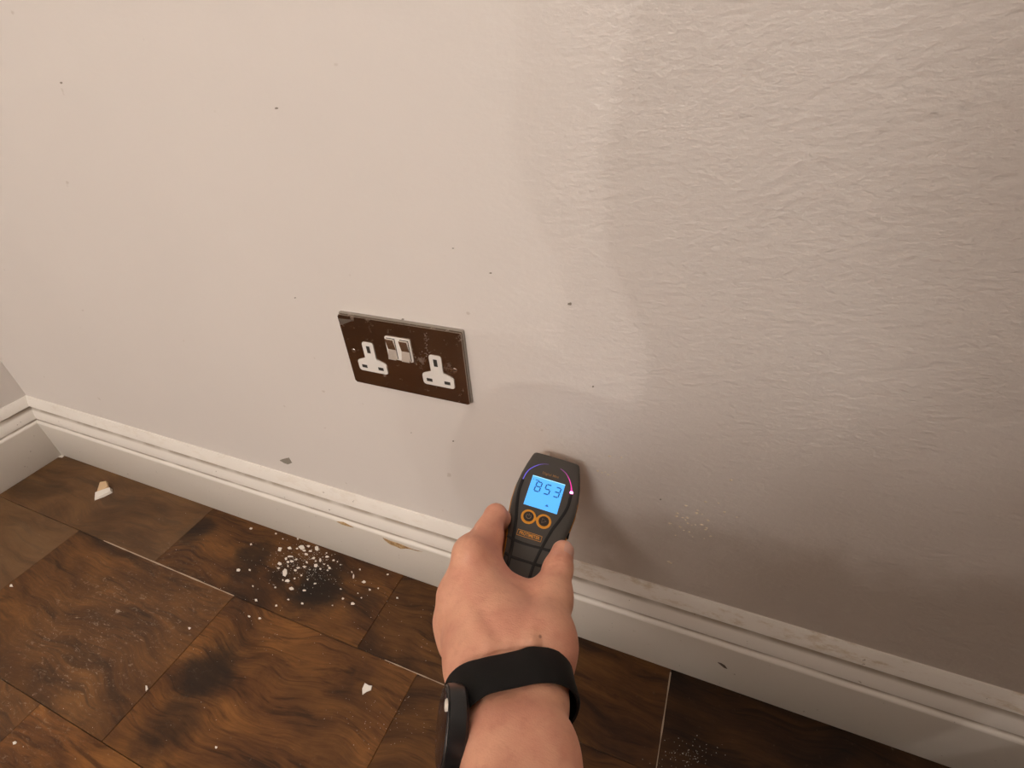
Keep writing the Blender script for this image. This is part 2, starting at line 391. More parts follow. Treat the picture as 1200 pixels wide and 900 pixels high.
def S(u, v, d=.0065):
    P = onwall(u, v, -d); return (P[0], P[2]-SZ)
def plate_prism(name, poly, d0, d1, mat, parent, bev=0, seg=2):
    b = prism_bm(poly, d0, d1, bev, seg)
    for v_ in b.verts: v_.co = Vector((v_.co.x, -v_.co.z, v_.co.y))     # x, depth, up
    return obj(name, bm_mesh(name, b), mat, parent)
def rect(x0, x1, z0, z1): return [(x0, z0), (x1, z0), (x1, z1), (x0, z1)]
HW, HH = .0729, .0429
plate_prism('gasket', roundpoly(rect(-HW-.0009, HW+.0012, -HH-.0006, HH+.0016), .002), 0, .0026, M_edge, sock, .0005, 1)['label'] = 'grey gritty edge behind the plate'
plate_prism('face_plate', roundpoly(rect(-HW, HW, -HH, HH), .0018), .0026, .0064, M_plate, sock, .0012, 3)
def local_quad(pts): return [S(u, v) for u, v in pts]
T0 = .0064
E_rot = 0
def insert(cx, cz, nm):
    a, bq = .0071, .0186               # half widths of stem and foot
    top, mid, bot = .0212, -.0030, -.0165
    poly = [(-bq, bot), (bq, bot), (bq, mid-.0005), (a, mid+.004), (a, top), (-a, top), (-a, mid+.004), (-bq, mid-.0005)]
    poly = [(x+cx, z+cz) for x, z in poly]
    o = plate_prism(nm, roundpoly(poly, [.003, .003, .003, .0012, .003, .003, .0012, .003], 4), .006, T0+.0011, M_wht, sock, .0005, 2)
    for (x0, x1, z0, z1) in ((-.0022, .0022, .0082, .0168), (-.0140, -.0072, -.0122, -.0084), (.0072, .0140, -.0122, -.0084)):
        plate_prism('pin_slot', rect(cx+x0, cx+x1, cz+z0, cz+z1), .0070, T0+.00125, M_slot, o)
IL = S(435.0, 419.8); IR = S(512.6, 435.8); SWC = S(468.2, 409)
insert(IL[0], IL[1]-.0012, 'socket_insert'); insert(IR[0], IR[1]-.0012, 'socket_insert')
def switch_unit(cx, cz):
    hw, hh = .0152, .0136
    fr = plate_prism('switch_frame', roundpoly(rect(cx-hw, cx+hw, cz-hh, cz+hh), .0018), .006, T0+.0012, M_wht, sock, .0005, 2)
    for s_ in (-1, 1):
        x0 = cx + s_*.0082; rw = .0048; rh = .0118
        plate_prism('rocker_gap', rect(x0-rw-.0005, x0+rw+.0005, cz-rh-.0005, cz+rh+.0005), .0070, T0+.00128, M_slot, fr)
        d = T0+.0014
        V = [(x0+x, -(y), cz+z) for z, y in ((-rh, d+.0036), (-.001, d+.0006), (rh, d+.0030)) for x in (-rw, rw)] + \
            [(x0+x, -.0072, cz+z) for z in (-rh, -.001, rh) for x in (-rw, rw)]
        Fc = [(0, 1, 3, 2), (2, 3, 5, 4), (0, 6, 7, 1), (4, 5, 11, 10), (0, 2, 8, 6), (2, 4, 10, 8), (1, 7, 9, 3), (3, 9, 11, 5), (6, 8, 9, 7), (8, 10, 11, 9)]
        obj('rocker_switch', mesh('rocker_switch', V, Fc), M_chrome, fr)
switch_unit(SWC[0], SWC[1])
for (u, v) in ((414.5, 411), (533, 434)):
    x, z = S(u, v); k = 16
    o = plate_prism('screw', [(x+.0026*math.cos(2*math.pi*i/k), z+.0026*math.sin(2*math.pi*i/k)) for i in range(k)], .006, T0+.0006, M_chrome, sock, .0003, 1)
    plate_prism('screw_slot', rect(x-.0021, x+.0021, z-.00035, z+.00035), T0+.0001, T0+.00066, M_slot, o)
# plaster dust smeared beside the switches
V = []; Fc = []
def smear(u, v, r):
    x, z = S(u, v); b = len(V)
    for k in range(6):
        a = k*math.pi/3; q = r*random.uniform(.6, 1.3); V.append((x+q*math.cos(a), -T0-.0001, z+q*math.sin(a)))
    V.append((x, -T0-.0004, z))
    for k in range(6): Fc.append((b+k, b+6, b+(k+1) % 6))
for i in range(46):
    t = random.random(); smear(486+t*17+random.gauss(0, 2.5), 424-t*12+random.gauss(0, 3.0), random.uniform(.0002, .0006))
for i in range(26):
    t = random.random(); smear(500+random.gauss(0, 2), 412-t*22, random.uniform(.0002, .0005))
for i in range(40): smear(random.uniform(405, 540), random.uniform(385, 450)+10, random.uniform(.00015, .0004))
d_ = obj('plaster_dust', mesh('plaster_dust', V, Fc), M_dust, sock); d_['kind'] = 'stuff'
# triangular reflection of the wall, painted on the plate at the upper left
plate_prism('corner_reflection', [S(396.6, 373.2), S(399.6, 381.0), S(415, 375.0)], T0-.0005, T0+.00012, M_reflect, sock)

# ------------------------------------------------------------------ moisture meter (own axes: x right, y to the tip, z out of the face)
TIP = Cc(652, 540, .509); LOW = Cc(612, 682, .4333)
ax = LOW-TIP; ax /= np.linalg.norm(ax); vv = -(TIP+LOW)/2; vv /= np.linalg.norm(vv)
nz = vv-(vv@ax)*ax; nz /= np.linalg.norm(nz); sx = np.cross(ax, nz); sx *= np.sign(sx[0])
DB = np.stack([sx, -ax, nz], 1)                                # local -> camera rotation
ZT = .0125                                                     # face height above the parting line
ORG = TIP - nz*ZT
Rw = RM @ DB
mt = empty('moisture_meter'); mt.matrix_world = Matrix([[*Rw[i], toworld(ORG)[i]] for i in range(3)] + [[0, 0, 0, 1]])
tag(mt, 'black and orange handheld moisture meter with lit blue screen, held against the wall', 'meter')
K = 1.07e-3
stations = [(3.6, 19), (3.2, 22.3), (0, 23.2), (-9, 25.4), (-20, 27.6), (-32, 28.9), (-46, 28.8), (-58, 27.4), (-68, 25.2), (-78, 23.0), (-90, 21.2), (-103, 20.0), (-118, 19.4), (-130, 18.4), (-137, 16), (-140, 11)]
def shell(z0, z1, inset, rnd, crown=.0006):
    V = []; Fc = []; prof2 = []
    nq = 5
    for i, (y, hw) in enumerate(stations):
        e = 1.0 if 1 < i < len(stations)-2 else (.93 if i in (1, len(stations)-2) else .8)
        hw2 = (hw*K-inset); zt = z1*e; row = []
        for s_ in (-1, 1):
            arc = [(hw2-rnd+rnd*math.cos(t), zt-math.copysign(rnd, zt)*(1-math.sin(t))) for t in [k*math.pi/2/nq for k in range(nq+1)]]
            pts = [(hw2, z0)] + arc
            pts = [(s_*x, z) for x, z in pts]
            row += pts if s_ == 1 else []
            if s_ == -1: left = pts
        row = row + [(.5*hw2, zt+crown*.7), (0, zt+crown), (-.5*hw2, zt+crown*.7)] + left[::-1]
        bow = .0028*(1-(0))if False else 0
        for (x, z) in row:
            yy = y*K
            if i <= 2: yy -= .0030*(x/(hw2+1e-9))**2*0 + 0
            V.append((x, yy, z))
        n = len(row)
    for i in range(len(stations)-1):
        for k in range(n):
            Fc.append((i*n+k, i*n+(k+1) % n, (i+1)*n+(k+1) % n, (i+1)*n+k))
    Fc.append(tuple(range(n))[::-1]); Fc.append(tuple((len(stations)-1)*n+k for k in range(n)))
    return V, Fc
def fixn(me):
    b = bmesh.new(); b.from_mesh(me); bmesh.ops.recalc_face_normals(b, faces=b.faces); b.to_mesh(me); b.free(); return me
M_case = Mat('meter_case', (.066, .058, .050), .5)
M_case.out('Normal', M_case.bump(M_case.noise(M_case.coord('Object'), 1500, 2), .15, .0002))
M_org = Mat('meter_orange', (.80, .34, .03), .45)
M_blk = Mat('meter_groove', (.006, .006, .006), .6)
def dm(name, V, Fc, mat, parent=mt, smooth=True, ang=40):
    me = fixn(mesh(name, V, Fc, smooth))
    if smooth: me.set_sharp_from_angle(angle=math.radians(ang))
    return obj(name, me, mat, parent)
dm('upper_shell', *shell(0, ZT, .0, .005), M_case)
dm('lower_shell', *shell(.0004, -.0135, -.0009, .006, -.0005), M_org)['label'] = 'orange lower shell'
FZ = ZT + .0004
def P2(x, y, z=0): return (x*K, y*K, FZ+z)
def polybox(name, pts, mat, z0, z1, parent=mt, bev=0, holes=None):
    b = prism_bm(pts, FZ+z0, FZ+z1, bev, 1); return obj(name, bm_mesh(name, b), mat, parent)
# raised black seams
gl = [(-24.3, -28.6), (-24.7, -40.1), (-22.5, -53.6), (-19.6, -66.6), (-17.2, -82.5), (-15.4, -97.2), (-14.6, -112), (-14, -128)]
gr = [(20.6, -28.5), (20.3, -42), (16.9, -54.3), (12.0, -67.5), (8.2, -82.7), (6.0, -94), (4.9, -103), (4.6, -114), (4.4, -128)]
for pts in (gl, gr):
    dm('groove', *tube(catmull([P2(x, y) for x, y in pts], 5), .00145, 8, .35), M_blk)
dm('groove', *tube(catmull([P2(x, y) for x, y in [(-22.5, -83.2), (-15, -85.0), (-3, -85.5), (7, -84.8), (14, -84.5), (21.5, -83)]], 5), .00135, 8, .38), M_blk)
dm('groove', *tube(catmull([P2(x, y) for x, y in [(-20, -97.6), (-13.5, -99.1), (1.7, -99.2), (10.3, -98.9), (19, -97.5)]], 5), .00135, 8, .38), M_blk)
dm('groove', *tube(catmull([P2(x, y) for x, y in [(-19, -112), (0, -114), (18, -112)]], 5), .00135, 8, .38), M_blk)
# light guide arc
arc = catmull([P2(x, y, -.0001) for x, y in [(-24.3, -28.6), (-23.0, -21.1), (-19.9, -14.9), (-13.3, -8.9), (-5.9, -6.3), (2.3, -6.3), (10.4, -9.4), (15.7, -15.0), (19.0, -21.5), (20.4, -26.9)]], 6)
M_arc = Mat('light_guide', (.1, .05, .15), .3)
ac = M_arc.coord('Object'); asep = M_arc.n('SeparateXYZ'); M_arc.l(ac, asep.inputs[0])
af = M_arc.maprange(asep.outputs[0], -.026, .0225)
M_arc.out('Emission Color', M_arc.ramp(af, [(0, (.13, .13, .9)), (.25, (.16, .10, .45)), (.6, (.26, .12, .36)), (.88, (.55, .05, .42)), (1, (1, .02, .35))]))
M_arc.out('Emission Strength', M_arc.ramp(af, [(0, .8), (.3, .45), (.7, .45), (.92, .8), (1, 1.0)]))
dm('light_guide', *tube(arc, [.00042+.0005*max(0, (i/len(arc)-.85)/.15) for i in range(len(arc))], 6, .6), M_arc)
M_led = Mat('led', (1, .5, .8), .3, Emission_Strength=6.0); M_led.set('Emission Color', (1, .18, .55, 1))
bm = bmesh.new(); bmesh.ops.create_icosphere(bm, subdivisions=2, radius=.00165)
for v_ in bm.verts: v_.co = Vector((v_.co.x+20.5*K, v_.co.y-27.5*K, v_.co.z*.7+FZ))
obj('indicator_led', bm_mesh('indicator_led', bm, True), M_led, mt)['label'] = 'glowing pink indicator light'
# screen
scr_pts = [(-17.3, -51.5), (12.8, -51.6), (13.5, -21.6), (-16.7, -21.6)]
M_bez = Mat('screen_bezel', (.02, .02, .022), .3)
M_scr = Mat('screen_backlight', (.05, .2, .4), .3, Emission_Strength=1.0)
sy = M_scr.n('SeparateXYZ'); M_scr.l(M_scr.coord('Object'), sy.inputs[0])
M_scr.out('Emission Color', M_scr.ramp(M_scr.maprange(sy.outputs[1], -.0243, -.0236), [(0, (.085, .41, .95)), (1, (.42, .80, 1.0))]))
M_scr.set('Emission Strength', 1.0)
scr = polybox('screen', [(x*K, y*K) for x, y in scr_pts], M_scr, -.0010, .0003)
scr['label'] = 'lit blue screen reading 853'
M_seg = Mat('lcd_segment', (.004, .05, .12), .5)
M_seg.set('Emission Color', (.02, .13, .38, 1)); M_seg.set('Emission Strength', .6)
def seg_digit(ch, cx, cy, wd, ht, th, parent):
    on = {'8': 'abcdefg', '5': 'afgcd', '3': 'abgcd'}[ch]; b = bmesh.new(); g = th*.35; sl = .10
    def hb(y): return [(-wd/2+g, y-th/2), (wd/2-g, y-th/2), (wd/2-g, y+th/2), (-wd/2+g, y+th/2)]
    def vb(x, y0, y1): return [(x-th/2, y0+g), (x+th/2, y0+g), (x+th/2, y1-g), (x-th/2, y1-g)]
    segs = dict(a=hb(ht/2), g=hb(0), d=hb(-ht/2), f=vb(-wd/2, 0, ht/2), b=vb(wd/2, 0, ht/2), e=vb(-wd/2, -ht/2, 0), c=vb(wd/2, -ht/2, 0))
    for k in on:
        q = [(cx+x+sl*y, cy+y) for x, y in segs[k]]
        me = bm_mesh('t', prism_bm([(x*K, y*K) for x, y in q], FZ+.0002, FZ+.0005)); b.from_mesh(me); bpy.data.meshes.remove(me)
    obj('digit', bm_mesh('digit', b), M_seg, parent)
for ch, cx in (('8', -9.3), ('5', -.6), ('3', 8.2)): seg_digit(ch, cx, -31.5, 4.6, 9.6, 1.15, scr)
for (x0, x1, y0, y1) in ((-13.3, -9.8, -25.9, -25.1), (1.2, 4.0, -47.6, -46.8), (2.0, 3.2, -46.9, -45.8), (-15.6, -14.8, -25.9, -25.1)):
    polybox('screen_symbol', [(x0*K, y0*K), (x1*K, y0*K), (x1*K, y1*K), (x0*K, y1*K)], M_seg, .0002, .0005, scr)
# buttons: joined orange rings, dark caps with symbols
def ring_poly(cx, cy, r, n=28): return [((cx+r*math.cos(2*math.pi*i/n))*K, (cy+r*math.sin(2*math.pi*i/n))*K) for i in range(n)]
M_btn = Mat('button_dark', (.030, .020, .016), .45); M_sym = Mat('button_symbol', (.28, .20, .13), .6)
B1, B2 = (-9.9, -61.6), (3.6, -61.6)
b = prism_bm(ring_poly(*B1, 6.6), FZ-.001, FZ+.0007, .0004, 1); me2 = bm_mesh('t', prism_bm(ring_poly(*B2, 6.6), FZ-.001, FZ+.0007, .0004, 1)); b.from_mesh(me2)
me2 = bm_mesh('t', prism_bm([((-3.15+x)*K, (-61.6+y)*K) for x, y in ((-3.2, -2.2), (0, -1.3), (3.2, -2.2), (3.2, 2.2), (0, 1.3), (-3.2, 2.2))], FZ-.001, FZ+.0006)); b.from_mesh(me2)
bez = obj('button_surround', bm_mesh('button_surround', b), M_org, mt); bez['label'] = 'orange figure-eight surround of the buttons'
for (cx, cy), kind in ((B1, 'power'), (B2, 'play')):
    bt = polybox('button', ring_poly(cx, cy, 4.5), M_btn, -.001, .0014, bev=.0004)
    if kind == 'power':
        pts = [((cx+2.1*math.cos(t))*K, (cy+2.1*math.sin(t))*K, FZ+.0014) for t in [math.radians(125+i*290/12) for i in range(13)]]
        V, Fc = tube(pts, .00026, 5); n0 = len(V); V2, F2 = tube([((cx)*K, (cy+.4)*K, FZ+.0014), (cx*K, (cy+2.6)*K, FZ+.0014)], .00026, 5)
        V += V2; Fc += [tuple(i+n0 for i in f) for f in F2]
    else:
        V, Fc = tube([((cx+x)*K, (cy+y)*K, FZ+.0014) for x, y in ((-1.6, -2), (2.0, 0), (-1.6, 2))], .00026, 5, closed=True)
    dm('button_symbol', V, Fc, M_sym, bt)
# lettering
M_let = Mat('orange_lettering', (.75, .33, .045), .6)
M_let2 = Mat('dull_orange_lettering', (.34, .17, .06), .6)
t1 = obj('lettering', text_mesh('PROTIMETER', .0040, .0001, .00010), M_let, mt); t1.location = (-4.8*K, -77.4*K, FZ+.0002); t1.scale = (.82, 1.05, 1)
V = []; Fc = []
for (x0, x1, y0, y1) in ((-15.4, 5.8, -75.1, -74.75), (-15.4, 5.8, -80.0, -79.65), (-15.4, -15.05, -80, -74.75), (5.45, 5.8, -80, -74.75)):
    n0 = len(V)
    for z in (0, .0003):
        V += [P2(x0, y0, z), P2(x1, y0, z), P2(x1, y1, z), P2(x0, y1, z)]
    Fc += [tuple(n0+i for i in f) for f in ((4, 5, 6, 7), (0, 3, 2, 1), (0, 1, 5, 4), (1, 2, 6, 5), (2, 3, 7, 6), (3, 0, 4, 7))]
dm('lettering_frame', V, Fc, M_let, smooth=False)
t2 = obj('lettering', text_mesh('Digital Mini', .0036, .0001, .00003), M_let2, mt); t2.location = (-1.5*K, -16.6*K, FZ+.0003)
# pins at the tip and side catches
M_pin = Mat('steel_pin', (.6, .58, .55), .3, 1.0)
Winv = np.linalg.inv(np.array(mt.matrix_world))
for s_ in (-1, 1):
    base = np.array([s_*.009, .001, -.0085]); wb = Rw @ base + toworld(ORG); wd = Rw @ np.array([0, 1., 0]); L = (-.0003-wb[1])/wd[1]
    dm('steel_pin', *tube([base, base+[0, L-.004, 0], base+[0, L, 0]], [.0008, .0008, .0002], 8), M_pin)
for yy in (-14, -62):
    for s_ in (-1, 1):
        bm = box_bm(s_*.0265*1.07-.001, s_*.0265*1.07+.001, yy*K-.003, yy*K+.003, -.002, .001, .0004)
        if yy == -62:
            for v_ in bm.verts: v_.co.x += s_*.0006
        else:
            for v_ in bm.verts: v_.co.x -= s_*.0005
        obj('side_catch', bm_mesh('side_catch', bm), M_blk, mt)

# ------------------------------------------------------------------ the hand and arm: one implicit surface, meshed once
def L2c(x, y, z): return ORG + DB @ np.array([x, y, z])         # meter axes -> camera space
def cap(P, a, b, ra, rb):
    ab = b-a; t = np.clip(((P-a) @ ab)/(ab @ ab), 0, 1)
    return np.linalg.norm(P-a-t[:, None]*ab, axis=1) - (ra+(rb-ra)*t)
def smin(a, b, k):
    hh = np.maximum(k-np.abs(a-b), 0)/k; return np.minimum(a, b) - hh*hh*k*.25
N1L, N1R = Cc(571, 822, .327), Cc(624, 822, .327)
WL, WR = Cc(566, 780, .357), Cc(629, 780, .357)
N2L, N2R = Cc(588, 885, .290), Cc(630, 885, .290)
dirf = (N2L+N2R-N1L-N1R)/2; dirf /= np.linalg.norm(dirf)
side = np.array([1., 0, 0])
EL, ER = N2L+dirf*.075-side*.001, N2R+dirf*.075+side*.001
GL, GR = N2L+dirf*.21+side*.004, N2R+dirf*.21+side*.002
IM, MM, RMc, PM = Cc(552, 649, .410), Cc(538, 699, .400), Cc(535, 727, .405), Cc(539, 753, .402)
IP, TM, TI, TT = Cc(581, 604, .449), Cc(645, 702, .398), Cc(653.5, 667, .420), Cc(659.5, 646.5, .431)
CM = Cc(636, 752, .362)
WC = Cc(600, 772, .358)
mm = .001
PALM = [(WL, N1L, 22, 19.0), (WR, N1R, 22, 19.0), (N1L, N2L, 19.0, 19.5), (N1R, N2R, 19.0, 19.5), (N2L, EL, 20, 25), (N2R, ER, 20, 25), (EL, GL, 25, 29), (ER, GR, 25, 29),
        (N1L, N1R, 18.5, 18.5), (WL, WR, 20, 20), (N2L, N2R, 20, 20), (EL, ER, 24, 24),
        (WL, IM, 20, 12.5), (WL, MM, 20, 13.5), (WL, RMc, 21, 14), (WL, PM, 21, 14), (WR, CM, 21, 21), (CM, TM, 20.5, 15.5),
        (WC, Cc(575, 690, .402), 20, 13), (WC, Cc(612, 715, .396), 20, 13), (WC, CM, 20, 19), (Cc(597, 758, .360), Cc(564, 676, .4055), 20, 12.5), (Cc(600, 745, .366), Cc(592, 700, .398), 20, 12),
        (Cc(566, 668, .413), Cc(612, 699, .408), 11.5, 9.5), (Cc(612, 699, .408), Cc(645, 702, .402), 9.5, 12),
        (Cc(570, 662, .417), Cc(577, 627, .436), 11, 10), (MM, RMc, 14, 14), (RMc, PM, 14, 14), (IM, MM, 12, 12)]
FING = [[(IM, IP, 12, 9.6), (IP, L2c(-.028, -.064, -.020), 9.6, 8.8), (L2c(-.028, -.064, -.020), L2c(-.006, -.058, -.0225), 8.8, 8.0)],
        [(MM, L2c(-.038, -.086, -.008), 12, 9.8), (L2c(-.038, -.086, -.008), L2c(-.022, -.084, -.0225), 9.8, 8.8), (L2c(-.022, -.084, -.0225), L2c(.004, -.080, -.0232), 8.8, 8)],
        [(RMc, L2c(-.038, -.108, -.010), 12, 9.6), (L2c(-.038, -.108, -.010), L2c(-.021, -.104, -.0225), 9.6, 8.6), (L2c(-.021, -.104, -.0225), L2c(.003, -.100, -.023), 8.6, 8)],
        [(PM, L2c(-.036, -.128, -.013), 11, 8.8), (L2c(-.036, -.128, -.013), L2c(-.020, -.123, -.022), 8.8, 7.8), (L2c(-.020, -.123, -.022), L2c(-.001, -.118, -.022), 7.8, 7.2)]]
THUMB = [(TM, TI, 15.5, 12.0), (TI, TT, 12.0, 9.5)]
KNUCK = [(Cc(551, 646, .402), 9), (Cc(533, 697, .392), 10), (Cc(531, 728, .396), 9)]
TEND = [(Cc(572, 755, .342), Cc(541, 702, .383), 4, 3.2), (Cc(622, 752, .339), Cc(640, 705, .381), 4.5, 3.5)]
def meter_sdf(P):
    Q = (P-ORG) @ DB
    y = Q[:, 1]/K; hw = np.interp(-y, [-s[0] for s in stations], [s[1] for s in stations])*K
    dx = np.abs(Q[:, 0])-hw; dz = np.abs(Q[:, 2]+.0004)-.0128; dy = np.maximum(Q[:, 1]-.004, -.150-Q[:, 1])
    r = .004; q = np.stack([dx+r, dz+r, dy+r], 1)
    return np.linalg.norm(np.maximum(q, 0), axis=1)+np.minimum(q.max(1), 0)-r
def body_sdf(P):
    d = None
    for a, b, ra, rb in PALM:
        e = cap(P, a, b, ra*mm, rb*mm); d = e if d is None else smin(d, e, .012)
    for c, r in KNUCK: d = smin(d, np.linalg.norm(P-c, axis=1)-r*mm, .008)
    for a, b, ra, rb in TEND: d = smin(d, cap(P, a, b, ra*mm, rb*mm), .007)
    th = None
    for a, b, ra, rb in THUMB:
        e = cap(P, a, b, ra*mm, rb*mm); th = e if th is None else smin(th, e, .004)
    th = smin(th, np.linalg.norm(P-Cc(656, 663, .416), axis=1)-.0085, .006)
    d = smin(d, th, .008)
    f = None
    for ch in FING:
        g = None
        for a, b, ra, rb in ch:
            e = cap(P, a, b, ra*mm, rb*mm); g = e if g is None else smin(g, e, .004)
        f = g if f is None else smin(f, g, .0015)
    d = smin(d, f, .006)
    m = meter_sdf(P)                                            # skin gives way where it grips the meter
    return np.maximum(d, -(m-.0003))
CREASES = [([(548, 788), (560, 777), (573, 769), (587, 764), (612, 760.5), (636, 761)], .0007, 2.2), ([(539, 652), (544, 640), (549, 628), (556, 618)], .0007, 2.2),
           ([(643, 657.5), (655, 655), (669, 659)], .0005, 1.5), ([(643, 662.5), (656, 660.5), (670, 665)], .0005, 1.5), ([(560, 792), (575, 784), (600, 779)], .0004, 2.0)]
def skin_sdf(P):
    d = body_sdf(P); near = np.abs(d) < .006
    if not near.any(): return d
    Q = P[near]; u = 600+Q[:, 0]/-Q[:, 2]*F; v = 450-Q[:, 1]/-Q[:, 2]*F; add = np.zeros(len(Q))
    for pl, dep, wd in CREASES:                                   # skin folds at the wrist, knuckle and thumb joint (back of the hand)
        m = np.full(len(Q), 1e9)
        for (x0, y0), (x1, y1) in zip(pl[:-1], pl[1:]):
            t = np.clip(((u-x0)*(x1-x0)+(v-y0)*(y1-y0))/((x1-x0)**2+(y1-y0)**2), 0, 1); m = np.minimum(m, np.hypot(u-x0-t*(x1-x0), v-y0-t*(y1-y0)))
        add = np.maximum(add, dep*np.exp(-(m/wd)**2))
    d[near] += add; return d
def surface_nets(sdf, lo, hi, h, B=14):
    n = np.ceil((hi-lo)/h/B).astype(int)*B; D = np.full(n+1, 1.0)
    nb = n//B
    bc = np.stack(np.meshgrid(*[np.arange(k) for k in nb], indexing='ij'), -1).reshape(-1, 3)
    cen = lo + (bc*B+B/2)*h; dc = sdf(cen); rad = B*h*.5*1.75+.004
    idx = np.stack(np.meshgrid(*[np.arange(B+1)]*3, indexing='ij'), -1).reshape(-1, 3)
    for b, dcv in zip(bc, dc):
        s = b*B; sl = tuple(slice(s[k], s[k]+B+1) for k in range(3))
        if abs(dcv) < rad*1.15: D[sl] = sdf(lo+(s+idx)*h).reshape(B+1, B+1, B+1)
        elif dcv < 0: D[sl] = np.where(D[sl] == 1.0, -1.0, D[sl])
    S_ = D < 0; nx, ny, nz_ = D.shape
    cs = sum(S_[i:nx-1+i, j:ny-1+j, k:nz_-1+k].astype(np.int8) for i in (0, 1) for j in (0, 1) for k in (0, 1))
    act = (cs > 0) & (cs < 8); ids = np.full(act.shape, -1); ids[act] = np.arange(act.sum())
    A = np.argwhere(act); acc = np.zeros((len(A), 3)); cnt = np.zeros(len(A))
    corners = [(i, j, k) for i in (0, 1) for j in (0, 1) for k in (0, 1)]
    for i, ca in enumerate(corners):
        for cb in corners[i+1:]:
            if sum(abs(x-y) for x, y in zip(ca, cb)) != 1: continue
            da = D[tuple((A+ca).T)]; db = D[tuple((A+cb).T)]; m = (da < 0) != (db < 0)
            t = np.where(m, da/np.where(m, da-db, 1), 0)
            p = np.array(ca)+(np.array(cb)-np.array(ca))*t[:, None]; acc[m] += p[m]; cnt[m] += 1
    V = lo+(A+acc/cnt[:, None])*h; faces = []
    for axs in range(3):
        o1, o2 = [(1, 2), (2, 0), (0, 1)][axs]
        sh = [slice(None)]*3; sh[axs] = slice(0, -1); s2 = [slice(None)]*3; s2[axs] = slice(1, None)
        cr_ = S_[tuple(sh)] != S_[tuple(s2)]; E_ = np.argwhere(cr_); ins = S_[tuple(sh)][cr_]
        ok = (E_[:, o1] > 0) & (E_[:, o2] > 0) & (E_[:, o1] < ids.shape[o1]) & (E_[:, o2] < ids.shape[o2]); E_ = E_[ok]; ins = ins[ok]
        def cell(a, b):
            e = E_.copy(); e[:, o1] -= a; e[:, o2] -= b; return ids[tuple(e.T)]
        q = np.stack([cell(1, 1), cell(0, 1), cell(0, 0), cell(1, 0)], 1)
        q[~ins] = q[~ins][:, ::-1]; faces.append(q)
    return V, np.concatenate(faces)
allp = np.array([p for pr in PALM for p in pr[:2]] + [p for ch in FING for pr in ch for p in pr[:2]] + [TI, TT])
Vh, Fh = surface_nets(skin_sdf, allp.min(0)-.036, allp.max(0)+.036, .00115)
M_skin = Mat('skin', rough=.52)
hp = M_skin.coord('Object')
kn = M_skin.noise(hp, 28, 4, .55); kf = M_skin.noise(hp, 160, 3, .6)
skin = M_skin.mix(M_skin.maprange(kn, .35, .65), (.80, .42, .275), (.72, .335, .225))
skin = M_skin.mix(M_skin.math('MULTIPLY', M_skin.maprange(kf, .45, .75), .25), skin, (.56, .22, .15))
mole = M_skin.n('VectorMath'); mole.operation = 'DISTANCE'; M_skin.l(M_skin.coord('Position'), mole.inputs[0])
ml = Cc(633, 746, 1.0); ml = ml/np.linalg.norm(ml); t0 = .30
for _ in range(60): t0 += body_sdf((ml*t0)[None])[0]*.8
mole.inputs[1].default_value = tuple(toworld(ml*t0))
skin = M_skin.mix(M_skin.maprange(mole.outputs['Value'], .0006, .0016, .7, 0), skin, (.25, .09, .06))
M_skin.out('Base Color', skin)
M_skin.set('Subsurface Weight', .12); M_skin.set('Subsurface Radius', (.9, .35, .2)); M_skin.set('Subsurface Scale', .006)
vor = M_skin.n('TexVoronoi'); vor.feature = 'DISTANCE_TO_EDGE'; vor.inputs['Scale'].default_value = 620; M_skin.l(hp, vor.inputs['Vector'])
wr = M_skin.noise(M_skin.coord('Object', (1, 3.2, 1)), 95, 4, .6, .8)
hsk = M_skin.math('ADD', M_skin.math('MULTIPLY', vor.outputs[0], .5), M_skin.math('MULTIPLY', wr, .9))
M_skin.out('Normal', M_skin.bump(hsk, .35, .0009))
bme = bpy.data.meshes.new('person'); bme.from_pydata(toworld(Vh).tolist(), [], Fh.tolist()); bme.update(); bme.shade_smooth()
person = obj('person', bme, M_skin)
tag(person, 'bare left forearm and hand reaching in, thumb and fingers gripping the meter', 'person')
# thumbnail: a curved plate laid on the thumb tip
tdir = TT-TI; tdir /= np.linalg.norm(tdir)
nup = np.array([.42, .15, .88]); nup -= (nup@tdir)*tdir; nup /= np.linalg.norm(nup); nsd = np.cross(nup, tdir)
V = []; Fc = []; NU, NV = 9, 9
def grad(P, e=2e-4): return np.array([(body_sdf((P+e*k)[None])-body_sdf((P-e*k)[None]))[0]/(2*e) for k in np.eye(3)])
for i in range(NU):
    for j in range(NV):
        a = -1+2*i/(NU-1); b_ = -1+2*j/(NV-1)
        q = TT + tdir*(b_*.0062*(1-.12*a*a)+.0012) + nup*.010 + nsd*a*.0066*(1-.25*max(0, abs(b_)-.5))
        for _ in range(6): g_ = grad(q); q = q - g_/max(np.linalg.norm(g_), 1e-6)*(body_sdf(q[None])[0]-.00045*(1-.8*max(abs(a), abs(b_))**4))
        V.append(q)
for i in range(NU-1):
    for j in range(NV-1): Fc.append((i*NV+j, (i+1)*NV+j, (i+1)*NV+j+1, i*NV+j+1))
me = fixn(mesh('thumbnail', toworld(np.array(V)), Fc, True))
M_nail = Mat('nail', (.66, .36, .28), .3)
obj('thumbnail', me, M_nail, person)

